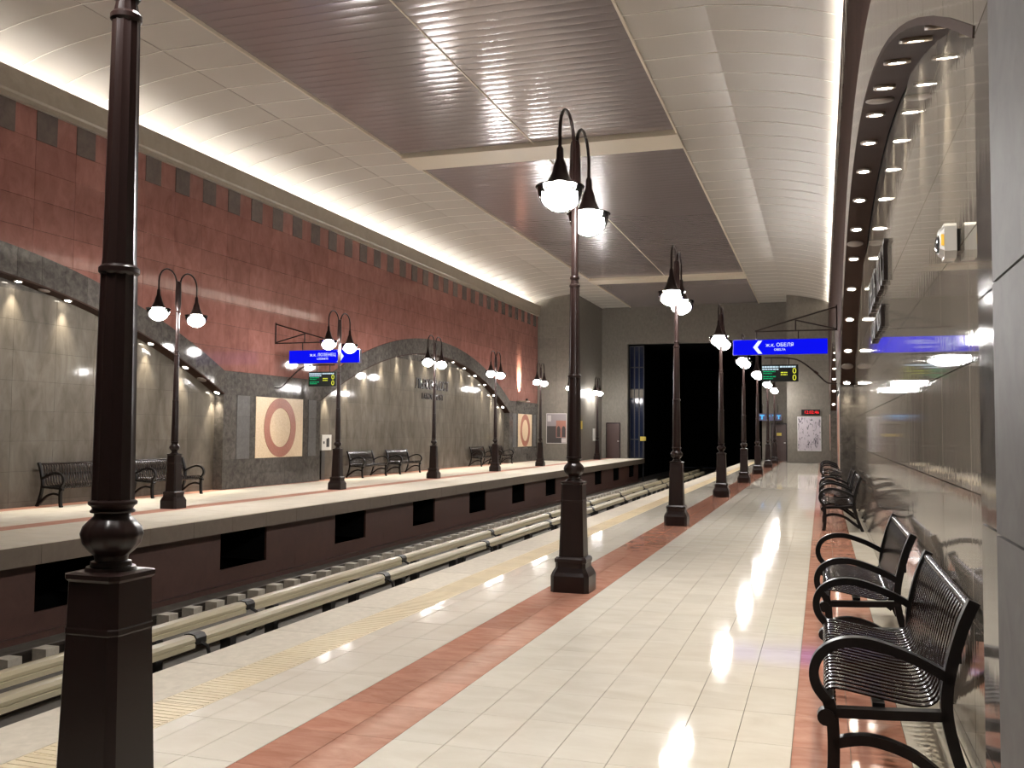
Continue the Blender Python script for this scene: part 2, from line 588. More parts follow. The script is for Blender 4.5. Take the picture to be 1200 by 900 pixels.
ZROWS = [0.11 + 0.59 * k for k in range(14)]
def side_wall(side, xf, xn, n, mat_front, mat_niche, mat_corn, tooth_mat, y_end, label):
    """n = +1 when the wall looks towards +X"""
    ARCH_LIFT['dz'] = 0.0 if n > 0 else 0.12
    band_mat = M_DARK if n > 0 else M_BAND_R
    band_d = 0.025 if n > 0 else 0.0
    fn = wall_fn(xf, n)
    wall = MB()
    ys = []
    for a, b in ([(Y0, -2.55)] + PILLARS + ARCHES):
        ys += frange(a, b, 24 if (a, b) in ARCHES else 2)
    ys = sorted(set(round(q, 4) for q in ys))
    # backing of the front wall above the arches
    for a, b in zip(ys[:-1], ys[1:]):
        za, zb = arch_z(a) + 0.06, arch_z(b) + 0.06
        wall.prism([(a, za), (b, zb), (b, 8.05 if n > 0 else 7.90), (a, 8.05 if n > 0 else 7.90)], fn, 0.035, 0.25)
    for a, b in PILLARS:
        wall.prism([(a + 0.04, 0.0), (b - 0.04, 0.0), (b - 0.04, 2.6), (a + 0.04, 2.6)], fn, 0.035, 0.25)
    wall.prism([(Y0, 0.0), (-2.55, 0.0), (-2.55, 2.6), (Y0, 2.6)], fn, 0.035, 0.25)
    w = wall.build('wall_' + side, M_DARK)
    tag(w, label, 'wall', kind='structure')
    # niche back walls: tiles in rows
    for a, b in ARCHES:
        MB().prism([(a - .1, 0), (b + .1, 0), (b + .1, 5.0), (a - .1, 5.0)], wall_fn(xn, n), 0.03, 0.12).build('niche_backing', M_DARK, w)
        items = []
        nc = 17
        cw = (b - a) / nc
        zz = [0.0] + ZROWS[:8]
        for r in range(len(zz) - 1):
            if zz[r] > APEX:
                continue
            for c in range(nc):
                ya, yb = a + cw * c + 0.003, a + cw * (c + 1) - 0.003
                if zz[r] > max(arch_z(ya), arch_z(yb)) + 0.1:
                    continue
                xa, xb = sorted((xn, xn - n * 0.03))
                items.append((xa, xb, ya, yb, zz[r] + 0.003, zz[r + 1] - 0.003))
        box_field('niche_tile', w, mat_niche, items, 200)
        # soffit and jambs
        q = frange(a, b, 40)
        m = MB()
        prof = [(t, arch_z(t)) for t in q]
        for yj, sg in ((a, -1), (b, 1)):
            MB().prism([(yj, 0.0), (yj, arch_z(yj) + 0.02), (yj + sg * 0.036, arch_z(yj) + 0.02), (yj + sg * 0.036, 0.0)], fn, 0.036, abs(xn - xf) + 0.02).build('niche_jamb', M_DARK, w)
        for (ya, za), (yb, zb) in zip(prof[:-1], prof[1:]):
            dy, dz = yb - ya, zb - za
            L = math.hypot(dy, dz) or 1
            oy, oz = -dz / L * 0.03, dy / L * 0.03
            m.prism([(ya, za), (yb, zb), (yb + oy, zb + oz), (ya + oy, za + oz)], fn, -band_d - 0.003, abs(xn - xf) + 0.02)
        m.build('arch_soffit', M_SOFFIT, w)
        # voussoir blocks of the band
        nb = 30
        qs = frange(a, b, nb)
        for ya, yb in zip(qs[:-1], qs[1:]):
            sub = frange(ya + 0.003, yb - 0.003, 3)
            pts = [(t, arch_z(t) + 0.031) for t in sub] + [(t, band_z(t) - 0.004) for t in reversed(sub)]
            MB().prism(pts, fn, -band_d, 0.04).build('arch_block', band_mat, w)
    # upper wall tiles
    cw = 1.06
    far, k = [], 0
    ya = 13.63 - 1.06 * 17
    cols = []
    while ya < y_end:
        cols.append((ya, min(ya + cw, y_end)))
        ya += cw
    for r in range(5, 12):
        z0, z1 = ZROWS[r], ZROWS[r + 1]
        for a, b in cols:
            if r == 12 - 0:
                continue
            pts = clipped(a + 0.003, b - 0.003, z0 + 0.003, z1 - 0.003, band_z)
            if not pts:
                continue
            if len(pts) == 4 and pts[0][1] <= z0 + 0.004 and pts[1][1] <= z0 + 0.004:
                xa, xb = sorted((xf, xf - n * 0.035))
                box_part('wall_tile', w, mat_front, xa, xb, a + 0.003, b - 0.003, z0 + 0.003, z1 - 0.003)
            else:
                MB().prism(pts, fn, 0.0, 0.035).build('wall_tile', mat_front, w)
    # row of dark teeth under the cornice
    z0, z1 = ZROWS[12], Z_CORN0
    for a, b in cols:
        mid = min(a + 0.53, y_end)
        xa, xb = sorted((xf, xf - n * 0.035))
        if b > mid:
            box_part('wall_tile', w, mat_front, xa, xb, mid + 0.002, b - 0.002, z0 + 0.003, z1)
        xa, xb = sorted((xf + n * 0.012, xf - n * 0.035))
        box_part('tooth_tile', w, tooth_mat, xa, xb, a + 0.002, mid - 0.002, z0 + 0.003, z1)
    # pillar facing
    for (pa, pb) in PILLARS:
        def tile(name, mat, u0, u1, v0, v1, d=0.0):
            xa, xb = sorted((xf + n * d, xf - n * 0.035))
            box_part(name, w, mat, xa, xb, u0 + 0.003, u1 - 0.003, v0 + 0.003, v1 - 0.003)
        for k in range(5):
            u0 = pa + (pb - pa) / 5 * k
            u1 = pa + (pb - pa) / 5 * (k + 1)
            tile('pillar_tile', M_DARK, u0, u1, 0.0, 0.38)
            tile('pillar_tile', M_DARK, u0, u1, 0.38, 0.77)
            tile('pillar_tile', band_mat, u0, u1, SPRING + ARCH_LIFT['dz'], SPRING + BAND + ARCH_LIFT['dz'], band_d)
        W = pb - pa
        cuts = [0.0, 0.59, 1.18, 1.47, 3.94, 4.26, 4.72, 5.0]
        cuts = [c * W / 5.0 for c in cuts]
        for i in range(7):
            u0, u1 = pa + cuts[i], pa + cuts[i + 1]
            if i == 3:
                continue
            mat = M_LIGHTPANEL if i in (1, 5) else M_DARK
            for z0, z1 in zip((0.77, 1.33, 1.89), (1.33, 1.89, SPRING + ARCH_LIFT['dz'])):
                tile('pillar_panel' if i in (1, 5) else 'pillar_tile', mat, u0, u1, z0, z1, 0.012 if i in (1, 5) else 0.0)
    # cornice and cove trough
    t = MB()
    q, dz = (1.0, 0.0) if n > 0 else (0.08, -0.15)
    t.prism([(0.06, Z_CORN0), (-0.10 * q, Z_CORN0), (-0.10 * q, Z_CORN0 + 0.10), (-0.13 * q, Z_CORN0 + 0.14), (-0.13 * q, Z_CORN1 + dz), (0.06, Z_CORN1 + dz), (0.06, 8.14 + dz), (0.55, 8.14 + dz), (0.55, 8.06 + dz), (0.06, 8.06 + dz)],
            lambda u, v, tt: (xf - n * u, tt, v), Y0, y_end)
    tr = t.build('trim_1' if n > 0 else 'trim_2', mat_corn)
    tag(tr, ('stone' if n > 0 else 'dark brown') + ' cornice along the top of the ' + ('far red wall' if n > 0 else 'near marble wall') + ', hiding the cove light', 'cornice', kind='structure')
    return w

wall_l = side_wall('left', XL, XLN, 1, M_REDWALL, M_NICHE, M_CORNICE, M_TOOTH, 49.5,
                   'far side wall of red stone with marble arch niches and dark pillars')
wall_r = side_wall('right', XR, XRN, -1, M_UPPER_R, M_NICHE_R, M_CORNICE_R, M_TOOTH, 53.0,
                   'near side wall of polished grey beige marble arch niches below red stone coloured dark for dim light')

# ---- cove light strips
for nm, xf, n, ye in (('far red', XL, 1, 49.3), ('near marble', XR, -1, 52.8)):
    root = empty('cove_light', (xf - n * (0.42 if n > 0 else 0.16), (ye + Y0) / 2, 8.14 if n > 0 else 7.99))
    tag(root, 'long warm fluorescent strip hidden in the cove above the ' + nm + ' wall', 'light strip', 'cove lights')
    h = (ye - Y0) / 2
    MB().box(-0.09, 0.09, -h, h, 0.002, 0.03).build('light_channel', M_WHITE, root)
    MB().prism([(-0.05, 0.031), (0.05, 0.031), (0.05, 0.05), (0.025, 0.075), (-0.025, 0.075), (-0.05, 0.05)],
               lambda u, v, t: (u, t, v), -h, h).build('light_tube', M_COVE if n > 0 else M_COVE_R, root)

# ---- ceiling
ceil = MB().box(-15.6, 1.4, Y0, 58.5, 9.32, 9.45).build('ceiling', M_VOID)
tag(ceil, 'station ceiling with curved cream coves and dark glossy slatted centre', 'ceiling', kind='structure')
P_CEIL = 1.08
def cove_profile(xf, n, xc):
    """quarter-ellipse from behind the cornice up to the flat border; list of (x,z)"""
    xs = xf - n * 0.53
    zs = 8.16 if n > 0 else 8.01
    pts = []
    for i in range(17):
        t = 0.80 * PI / 2 * i / 16
        pts.append((xs + (xc - xs) * (1 - math.cos(t) ** 1.1) / (1 - math.cos(0.4 * PI) ** 1.1), zs + (ZC - 0.02 - zs) * math.sin(t) / math.sin(0.4 * PI)))
    return pts
for nm, xf, n, xc, xp, ye in (('l', XL, 1, -12.30, -10.80, 56.0), ('r', XR, -1, -1.88, -3.33, 56.0)):
    prof = cove_profile(xf, n, xc)
    me = MB()
    k = len(prof)
    vs, fs = [], []
    for yy in (-P_CEIL / 2 + 0.006, P_CEIL / 2 - 0.006):
        for (x, z) in prof:
            vs.append((x, yy, z))
        for (x, z) in prof:
            vs.append((x, yy, z + 0.05))
    for i in range(k - 1):
        fs += [(i, i + 1, 2 * k + i + 1, 2 * k + i), (k + i, 3 * k + i, 3 * k + i + 1, k + i + 1),
               (i, k + i, k + i + 1, i + 1), (2 * k + i, 2 * k + i + 1, 3 * k + i + 1, 3 * k + i)]
    fs += [(0, 2 * k, 3 * k, k), (k - 1, 2 * k - 1, 4 * k - 1, 3 * k - 1)]
    me.add(vs, fs)
    mesh = me.mesh('curved_panel', M_CEIL, smooth=True)
    mesh.set_sharp_from_angle(angle=math.radians(30))
    rib = MB().ribbon([(x, z) for x, z in prof[:-1]] + [(xc, ZC - 0.012), (xp, ZC - 0.010)], -0.009, 0.009, 0.020, lambda u, v, w: (u, w, v)).mesh('joint_strip', M_RIB, smooth=True)
    rib.set_sharp_from_angle(angle=math.radians(30))
    yy = Y0 + P_CEIL / 2
    while yy < ye:
        o = bpy.data.objects.new('curved_panel', mesh)
        link(o, ceil)
        o.location = (0, yy, 0)
        o = bpy.data.objects.new('joint_strip', rib)
        link(o, ceil)
        o.location = (0, yy + P_CEIL / 2, 0)
        xa, xb = sorted((xc, xp))
        box_part('border_panel', ceil, M_CEIL, xa + 0.004, xb, yy - P_CEIL / 2 + 0.003, yy + P_CEIL / 2 - 0.003, ZC - 0.012, ZC + 0.05)
        yy += P_CEIL
    # raised edge strip along the slatted field
    xs = xp
    MB().box(min(xs, xs + n * 0.05), max(xs, xs + n * 0.05), Y0, Y1, ZC - 0.05, ZC + 0.05).build('edge_strip', M_BEAM, ceil)
for a, b in ((23.4, 24.6), (45.2, 46.5)):
    MB().box(-10.80, -3.33, a, b, ZC - 0.09, ZC + 0.06).build('ceiling_beam', M_BEAM, ceil)
SP = 0.30
slat_prof = [(-SP / 2 + 0.006, 0.03), (-SP / 2 + 0.006, 0.006), (-SP / 4, 0.0035), (0, 0.0025), (SP / 4, 0.0035), (SP / 2 - 0.006, 0.006), (SP / 2 - 0.006, 0.03)]
for half, (xa, xb) in enumerate(((-10.75, -7.07), (-7.04, -3.38))):
    sm = MB().prism(slat_prof, lambda u, v, t: (t, u, v), xa, xb).mesh('ceiling_slat', M_SLAT, smooth=False)
    yy = 11.15
    count = 0
    while yy < Y1 and count < 150:
        if not (23.3 < yy < 24.65 or 45.1 < yy < 46.6):
            o = bpy.data.objects.new('ceiling_slat', sm)
            link(o, ceil)
            o.location = (0, yy, ZC + 0.01 + random.uniform(-0.0008, 0.0008))
            o.rotation_euler = (random.uniform(-0.0015, 0.0015), 0, 0)
            count += 1
        yy += SP
    m = MB()
    yy = 11.15 - SP
    while yy > Y0:
        m.prism(slat_prof, lambda u, v, t: (t, yy + u, v + ZC + 0.01), xa, xb)
        yy -= SP
    o = m.build('distant_ceiling_slat', M_SLAT, ceil)
    o['kind'] = 'stuff'
MB().box(-7.07, -7.04, Y0, Y1, ZC - 0.003, ZC + 0.03).build('centre_seam', M_BEAM, ceil)

# ---- end walls
we = MB()
TL0, TR0, TTOP = -10.95, -3.22, 6.78
we.box(-12.5, TL0, 56.0, 56.4, 0.0, 9.3)
we.box(TL0, TR0, 56.0, 56.4, TTOP, 9.3)
we.box(TR0, -1.75, 56.0, 56.4, 0.0, 9.3)
wall_end = we.build('wall_end', M_ENDWALL)
tag(wall_end, 'grey stone end wall around the black tunnel mouth', 'wall', kind='structure')
wel = MB().box(-15.4, -12.5, 49.52, 56.4, 0.0, 9.3).build('wall_end_left', M_ENDWALL)
tag(wel, 'grey stone wall block closing the far platform, with a poster on it', 'wall', kind='structure')
wer = MB().box(-1.75, 1.3, 53.0, 56.4, 0.0, 9.3).build('wall_end_right', M_ENDWALL)
tag(wer, 'grey stone wall block closing the near platform, with a map poster on it', 'wall', kind='structure')
def end_tiles(parent, x0, x1, y, z1, nx):
    cw = (x1 - x0) / nx
    zz = [0.0] + ZROWS
    for r in range(len(zz) - 1):
        if zz[r + 1] > z1:
            break
        for c in range(nx):
            box_part('wall_tile', parent, M_ENDWALL, x0 + cw * c + 0.004, x0 + cw * (c + 1) - 0.004, y - 0.025, y, zz[r] + 0.004, zz[r + 1] - 0.004)
end_tiles(wel, -14.58, -12.5, 49.52, 8.0, 2)
end_tiles(wer, -1.75, 0.66, 53.0, 8.6, 2)
wb = MB().box(-15.4, 1.3, Y0 - 0.3, Y0, -1.3, 9.3).build('wall_back', M_ENDWALL)
tag(wb, 'grey stone end wall behind the viewer', 'wall', kind='structure')
tun = MB()
tun.box(TL0 - 0.3, TL0, 56.4, 80, -1.3, 7.0).box(TR0, TR0 + 0.3, 56.4, 80, -1.3, 7.0)
tun.box(TL0, TR0, 56.4, 80, TTOP, TTOP + 0.2).box(TL0 - .3, TR0 + .3, 80, 80.2, -1.3, 7.0)
tun = tun.build('wall_tunnel', M_VOID)
tag(tun, 'black interior of the tunnel beyond the platforms', 'tunnel', kind='structure')
# glazed screen in the left of the tunnel mouth
win = empty('window_1', (-10.5, 56.6, 0.0))
tag(win, 'tall dark glazed screen at the left edge of the tunnel mouth', 'window', kind='structure')
for x in (-0.42, -0.14, 0.14, 0.42):
    MB().box(x - 0.03, x + 0.03, -0.04, 0.04, 0.0, 6.7).build('window_frame', M_WINFRAME, win)
for z in (0.0, 1.1, 3.6, 4.1, 5.4, 6.66):
    MB().box(-0.45, 0.45, -0.035, 0.035, z, z + (0.5 if z == 3.6 else 0.06)).build('window_frame', M_ENDWALL if z == 3.6 else M_WINFRAME, win)
for x in (-0.28, 0.0, 0.28):
    for z0, z1 in ((0.06, 1.1), (1.16, 3.6), (4.16, 5.4), (5.46, 6.66)):
        MB().box(x - 0.11, x + 0.11, -0.008, 0.008, z0, z1).build('pane', M_WINGLASS, win)
for k, (x, y, wdt, lab) in enumerate(((-11.80, 56.0, 0.80, 'dark brown service door in the end wall of the far platform'),
                                      (-2.30, 56.0, 0.82, 'dark brown service door beside the tunnel at the near platform'))):
    d = empty('door_%d' % (k + 1), (x, y, 0.0))
    tag(d, lab, 'door', kind='structure')
    MB().box(-wdt / 2, wdt / 2, -0.05, -0.002, 0.0, 2.05).build('door_leaf', M_DOOR, d)
    for s in (-1, 1):
        MB().box(s * wdt / 2 - 0.03, s * wdt / 2 + 0.03, -0.07, 0.0, 0.0, 2.1).build('door_frame', M_IRON, d)
    MB().box(-wdt / 2, wdt / 2, -0.07, 0.0, 2.05, 2.12).build('door_frame', M_IRON, d)
    MB().box(wdt / 2 - 0.14, wdt / 2 - 0.05, -0.09, -0.05, 1.0, 1.04).build('door_handle', M_FRAME, d)
o = MB().box(-2.42, -2.16, 55.93, 55.948, 1.42, 1.58).build('warning_plate', M_SIGNYELLOW)
tag(o, 'small yellow warning plate on the brown door beside the tunnel', 'sign')
# cross wall behind the doors area beyond the near block is part of wall_end

# ================================================================== THINGS
ORD = ['first', 'second', 'third', 'fourth', 'fifth', 'sixth', 'seventh', 'eighth', 'ninth', 'tenth', 'eleventh', 'twelfth', 'thirteenth', 'fourteenth', 'fifteenth']

# ---- street lamps
def make_lamp():
    root = empty('lamp_post')
    MB().sqlathe([(0.190, 0.0), (0.190, 0.155), (0.176, 0.19), (0.150, 0.235), (0.150, 0.275), (0.158, 0.285), (0.158, 0.315), (0.140, 0.335)], 0.2).build('plinth', M_IRON, root)
    ped = MB().sqlathe([(0.124, 0.335), (0.122, 0.36), (0.108, 0.86), (0.110, 0.865), (0.110, 0.88), (0.107, 0.885), (0.104, 1.035), (0.113, 1.045), (0.113, 1.06), (0.088, 1.066)], 0.22).build('pedestal', M_IRON, root)
    kn = [(0.084, 1.066), (0.080, 1.078), (0.068, 1.080), (0.066, 1.095), (0.054, 1.098), (0.056, 1.115), (0.072, 1.132), (0.092, 1.158), (0.100, 1.190), (0.092, 1.214), (0.074, 1.234), (0.060, 1.250), (0.057, 1.270)]
    MB().lathe(kn, 48, mod=lambda a, z: 1.0 + (0.045 * abs(math.cos(6 * a)) if 1.12 < z < 1.24 else 0.0)).build('fluted_knob', M_IRON, root, smooth=True)
    MB().lathe([(0.072, 1.262), (0.074, 1.268), (0.066, 1.275), (0.070, 1.283), (0.080, 1.290), (0.080, 1.300), (0.070, 1.306)], 28).build('collar', M_IRON, root, smooth=True)
    post = MB().lathe([(0.069, 1.300), (0.064, 1.8), (0.059, 2.10), (0.055, 2.14), (0.049, 2.7), (0.046, 3.0), (0.036, 3.05), (0.034, 3.85)], 36,
                      mod=lambda a, z: 1.0 + 0.035 * math.cos(12 * a)).build('post', M_IRON, root, smooth=True)
    for r, z in ((0.068, 2.10), (0.054, 3.0), (0.048, 3.08)):
        MB().lathe([(r * 0.85, z - 0.018), (r, z - 0.008), (r, z + 0.008), (r * 0.85, z + 0.018)], 24).build('ring', M_IRON, post, smooth=True)
    MB().lathe([(0.030, 3.80), (0.046, 3.83), (0.046, 3.86), (0.034, 3.88), (0.048, 3.93), (0.060, 4.02), (0.056, 4.25), (0.050, 4.42), (0.040, 4.46), (0.0, 4.48)], 20).build('finial_sleeve', M_IRON, root, smooth=True)
    for s in (-1, 1):
        pts = [(0, s * 0.055, 4.05), (0, s * 0.055, 4.30)]
        for i in range(13):
            a = PI - PI * i / 12
            pts.append((0, s * (0.32 + 0.265 * math.cos(a)), 4.40 + 0.265 * math.sin(a)))
        pts.append((0, s * 0.585, 4.18))
        arm = MB().tube(pts, 0.017, 10).build('arm', M_IRON, root, smooth=True)
        c = (0, s * 0.585, 0)
        MB().lathe([(0.020, 4.24), (0.032, 4.22), (0.036, 4.12), (0.060, 4.06), (0.078, 3.985), (0.105, 3.93), (0.135, 3.88), (0.15, 3.864)][::-1], 28, c).build('hood', M_IRON, arm, smooth=True)
        MB().lathe([(0.228, 3.850), (0.232, 3.855), (0.228, 3.860), (0.12, 3.862)], 36, c).build('rim', M_GLASS, arm, smooth=True)
        gl = [(0.215, 3.848)]
        for i in range(1, 13):
            t = PI / 2 * i / 12
            gl.append((0.215 * math.cos(t), 3.845 - 0.235 * math.sin(t)))
        gl[-1] = (0.004, gl[-1][1])
        MB().lathe(gl[::-1], 32, c).build('glass_globe', M_GLASS, arm, smooth=True)
        bl = []
        for i in range(11):
            t = PI * i / 10
            bl.append((max(0.003, 0.170 * math.sin(t)), 3.748 - 0.112 * math.cos(t)))
        MB().lathe(bl, 20, c).build('bulb', M_BULB, arm, smooth=True)
    return root
lamp0 = make_lamp()
RY = [2.73, 9.19, 16.21, 23.75, 30.85, 37.57, 44.84, 51.3]
LY = [15.86, 22.52, 29.07, 35.26, 41.53, 47.3, 53.09]
first = True
for side, ylist, x in (('near', RY, -2.33), ('far', LY, -12.1)):
    for i, yv in enumerate(ylist):
        o = lamp0 if first else copy_tree(lamp0)
        first = False
        o.location = (x, yv, 0.0 if side == 'near' else 0.0)
        lab = 'dark brown twin-globe lamp post on the %s platform, %s in its row from the camera' % (side, ORD[i])
        if side == 'near' and i == 0:
            lab = 'nearest dark brown lamp post with fluted knob, cut off by the top of the frame'
        tag(o, lab, 'lamp post', 'twin-globe lamp posts')

# ---- benches (steel straps, looped arms); local: x = depth (0 front .. 0.6 rear), y = length, z up
def smooth_pts(ctrl, n=6):
    out = []
    P = [ctrl[0]] + list(ctrl) + [ctrl[-1]]
    for i in range(1, len(P) - 2):
        for k in range(n):
            t = k / n
            q = []
            for d in range(2):
                p0, p1, p2, p3 = P[i - 1][d], P[i][d], P[i + 1][d], P[i + 2][d]
                q.append(0.5 * (2 * p1 + (p2 - p0) * t + (2 * p0 - 5 * p1 + 4 * p2 - p3) * t * t + (3 * p1 - p0 - 3 * p2 + p3) * t ** 3))
            out.append(tuple(q))
    out.append(tuple(ctrl[-1]))
    return out
BL = 1.70
def make_bench():
    root = empty('bench')
    fn = lambda u, v, w: (u, w, v)
    strap = smooth_pts([(0.055, 0.355), (0.012, 0.375), (0.010, 0.425), (0.05, 0.448), (0.20, 0.425), (0.36, 0.400), (0.44, 0.412), (0.478, 0.47), (0.505, 0.60), (0.545, 0.76), (0.575, 0.825)], 3)
    sme = MB().ribbon(strap, -0.0165, 0.0165, 0.008, fn).mesh('strap', M_STRAP, smooth=True)
    sme.set_sharp_from_angle(angle=math.radians(40))
    n = 24
    for i in range(n):
        o = bpy.data.objects.new('strap', sme)
        link(o, root)
        o.location = (0, -BL / 2 + 0.06 + (BL - 0.12) * i / (n - 1), 0)
    MB().tube([(0.585, -BL / 2, 0.835), (0.585, BL / 2, 0.835)], 0.021, 10).build('top_rail', M_STRAP, root, smooth=True)
    MB().tube([(0.03, -BL / 2, 0.385), (0.03, BL / 2, 0.385)], 0.017, 10).build('front_rail', M_BENCH, root, smooth=True)
    MB().box(0.528, 0.550, -BL / 2, BL / 2, 0.60, 0.65).build('back_bar', M_BENCH, root)
    MB().box(0.20, 0.25, -BL / 2, BL / 2, 0.385, 0.410).build('seat_bar', M_BENCH, root)
    for s in (-1, 1):
        y0, y1 = sorted((s * BL / 2, s * (BL / 2 + 0.055)))
        MB().ribbon(smooth_pts([(0.615, 0.0), (0.585, 0.06), (0.525, 0.22), (0.487, 0.40), (0.497, 0.55), (0.545, 0.74), (0.595, 0.865)], 5), y0, y1, 0.046, fn).build('rear_leg', M_BENCH, root, smooth=True)
        MB().ribbon(smooth_pts([(0.000, 0.0), (0.030, 0.03), (0.042, 0.18), (0.038, 0.34), (0.02, 0.42)], 5), y0, y1, 0.05, fn).build('front_leg', M_BENCH, root, smooth=True)
        MB().ribbon(smooth_pts([(0.03, 0.40), (-0.025, 0.47), (-0.035, 0.545), (0.0, 0.615), (0.08, 0.660), (0.19, 0.665), (0.33, 0.625), (0.44, 0.575), (0.51, 0.535)], 5), y0, y1, 0.040, fn).build('armrest', M_BENCH, root, smooth=True)
        MB().ribbon(smooth_pts([(0.04, 0.235), (0.18, 0.262), (0.34, 0.222), (0.46, 0.14), (0.565, 0.06)], 5), y0, y1, 0.042, fn).build('leg_brace', M_BENCH, root, smooth=True)
        MB().ribbon([(0.03, 0.365), (0.25, 0.375), (0.49, 0.39)], y0, y1, 0.04, fn).build('seat_bearer', M_BENCH, root)
        MB().tube([(0.012, y0 - 0.004, 0.345), (0.012, y1 + 0.004, 0.345)], 0.036, 14).build('front_roll', M_BENCH, root, smooth=True)
    return root
bench0 = make_bench()
first = True
BR = [(5.25, 'closest to the camera against the marble wall'), (7.98, 'second from the camera against the marble wall'),
      (17.1, 'third from the camera against the marble wall'), (19.6, 'fourth from the camera against the marble wall'),
      (29.2, 'fifth from the camera against the marble wall'), (31.9, 'farthest from the camera against the marble wall')]
BLF = [(16.05, 'far left, partly behind the nearest lamp post'), (18.75, 'on the far platform just left of the first mosaic pillar'),
       (29.0, 'left one of the pair in the middle of the far arch'), (31.9, 'right one of the pair in the middle of the far arch'),
       (40.4, 'left one of the pair near the second mosaic'), (43.0, 'right one of the pair near the second mosaic')]
for k, (lst, x, rz) in enumerate(((BR, -0.005, 0.0), (BLF, -14.16, PI))):
    for yv, lab in lst:
        o = bench0 if first else copy_tree(bench0)
        first = False
        o.location = (x, yv, 0.0)
        o.rotation_euler = (0, 0, rz)
        tag(o, 'black strap bench, ' + lab, 'bench', 'black steel strap benches')

# ---- third-rail covers
COVP = [(-0.15, -0.12), (-0.15, -0.035), (-0.132, -0.025), (-0.132, -0.012), (-0.15, -0.002), (-0.15, 0.055), (-0.105, 0.115), (-0.03, 0.13), (0.03, 0.13), (0.105, 0.115), (0.15, 0.055), (0.15, -0.002), (0.132, -0.012), (0.132, -0.025), (0.15, -0.035), (0.15, -0.12)]
for x, yj, lab in ((-6.80, 9.35, 'nearer'), (-7.30, 11.1, 'farther')):
    root = empty('rail_cover', (x, 0, -1.33))
    tag(root, 'long cream tubular third-rail cover with black collars, the %s of two' % lab, 'rail cover', 'third-rail covers')
    j = yj - 4.9
    Z = 0.49 if x > -7 else 0.54
    while j < 56:
        a, b = max(3.5, j + 0.10), j + 4.9 - 0.10
        MB().prism(COVP, lambda u, v, t: (u * 0.58, t, v * 0.56 + Z), a, b).build('cover_section', M_COVER, root)
        if j > 3:
            MB().prism([(-0.16, -0.05), (-0.16, 0.06), (-0.11, 0.125), (-0.03, 0.142), (0.03, 0.142), (0.11, 0.125), (0.16, 0.06), (0.16, -0.05)], lambda u, v, t: (u * 0.60, t, v * 0.60 + Z), j - 0.09, j + 0.09).build('collar', M_BLACK, root)
            MB().tube([(0.09, j, Z - 0.02), (0.16, j + 0.02, Z - 0.06), (0.18, j + 0.05, Z - 0.22), (0.10, j + 0.06, Z - 0.33), (0.0, j + 0.06, Z - 0.38)], 0.022, 8).build('cable_loop', M_BLACK, root, smooth=True)
        for d in (0.55, 3.0):
            br = MB().box(-0.04, 0.10, j + d, j + d + 0.12, 0.0, Z - 0.08)
            br.build('bracket', M_BLACK, root)
        j += 4.9

# ---- downlights and speakers in the arch soffits
def soffit_point(y):
    d = 0.01
    s = math.atan2(arch_z(y + d) - arch_z(y - d), 2 * d)
    return arch_z(y), s
dl_ring = MB().lathe([(0.085, 0.0), (0.085, -0.022), (0.062, -0.022), (0.058, -0.008)], 20).mesh('trim_ring', M_TRIMRING, True)
dl_disc = MB().lathe([(0.060, -0.009), (0.060, -0.016), (0.030, -0.020)], 20).mesh('lamp_disc', M_DOWN, True)
spk = MB().lathe([(0.115, 0.0), (0.115, -0.012), (0.100, -0.020), (0.02, -0.024)], 24).mesh('speaker_disc', M_SPEAKER, True)
spot = bpy.data.lights.new('downlight_beam', 'SPOT')
spot.energy = DOWN_WATTS
spot.color = (1.0, 0.88, 0.68)
spot.spot_size = math.radians(62)
spot.spot_blend = 0.8
spot.shadow_soft_size = 0.04
spot_near = spot.copy()
spot_near.energy = DOWN_WATTS * 0.42
def downlight(x, y, lab, grp):
    z, s = soffit_point(y)
    root = empty('downlight', (x, y, z))
    root.rotation_euler = (s, 0, 0)
    for nm, me in (('trim_ring', dl_ring), ('lamp_disc', dl_disc)):
        o = bpy.data.objects.new(nm, me)
        link(o, root)
    l = bpy.data.objects.new('beam', spot if x < -5 else spot_near)
    link(l, root)
    l.location = (0, 0, -0.05)
    l.rotation_euler = (-s, 0, 0)
    tag(root, lab, 'downlight', grp)
def speaker(x, y, lab):
    z, s = soffit_point(y)
    o = bpy.data.objects.new('soffit_speaker', spk)
    link(o)
    o.location = (x, y, z)
    o.rotation_euler = (s, 0, 0)
    tag(o, lab, 'speaker', 'flat round speakers in the arch soffits')
A1 = [11.92 + 1.29 * k for k in range(-6, 8)]
A2 = [35.4 + 1.33 * (k - 6.5) for k in range(14)]
for sn, x, lists in (('near right', XR + 0.12, ((A1, 'first'), (A2, 'second'))), ('far left', XL - 0.135, ((A1, 'first'), (A2, 'second')))):
    ARCH_LIFT['dz'] = 0.12 if sn == 'near right' else 0.0
    for ys, an in lists:
        if sn == 'far left' and an == 'first':
            ys = [q for q in ys if q > 14]
        for i, yv in enumerate(ys):
            downlight(x, yv, 'small lit downlight under the %s arch of the %s wall, %s from the camera' % (an, sn, ORD[i]), 'downlights in the arch soffits')
    for yv, w in ((11.92 - 1.29 * 2.5, 'upper'), (11.92 + 1.29 * 2.5, 'middle'), (11.92 + 1.29 * 6.5, 'lowest')):
        if sn == 'far left' and yv < 11:
            continue
        if sn == 'far left':
            w = 'upper' if w == 'middle' else 'lower'
        speaker(x, yv, '%s flat grey round speaker between the downlights, first arch of the %s wall' % (w, sn))

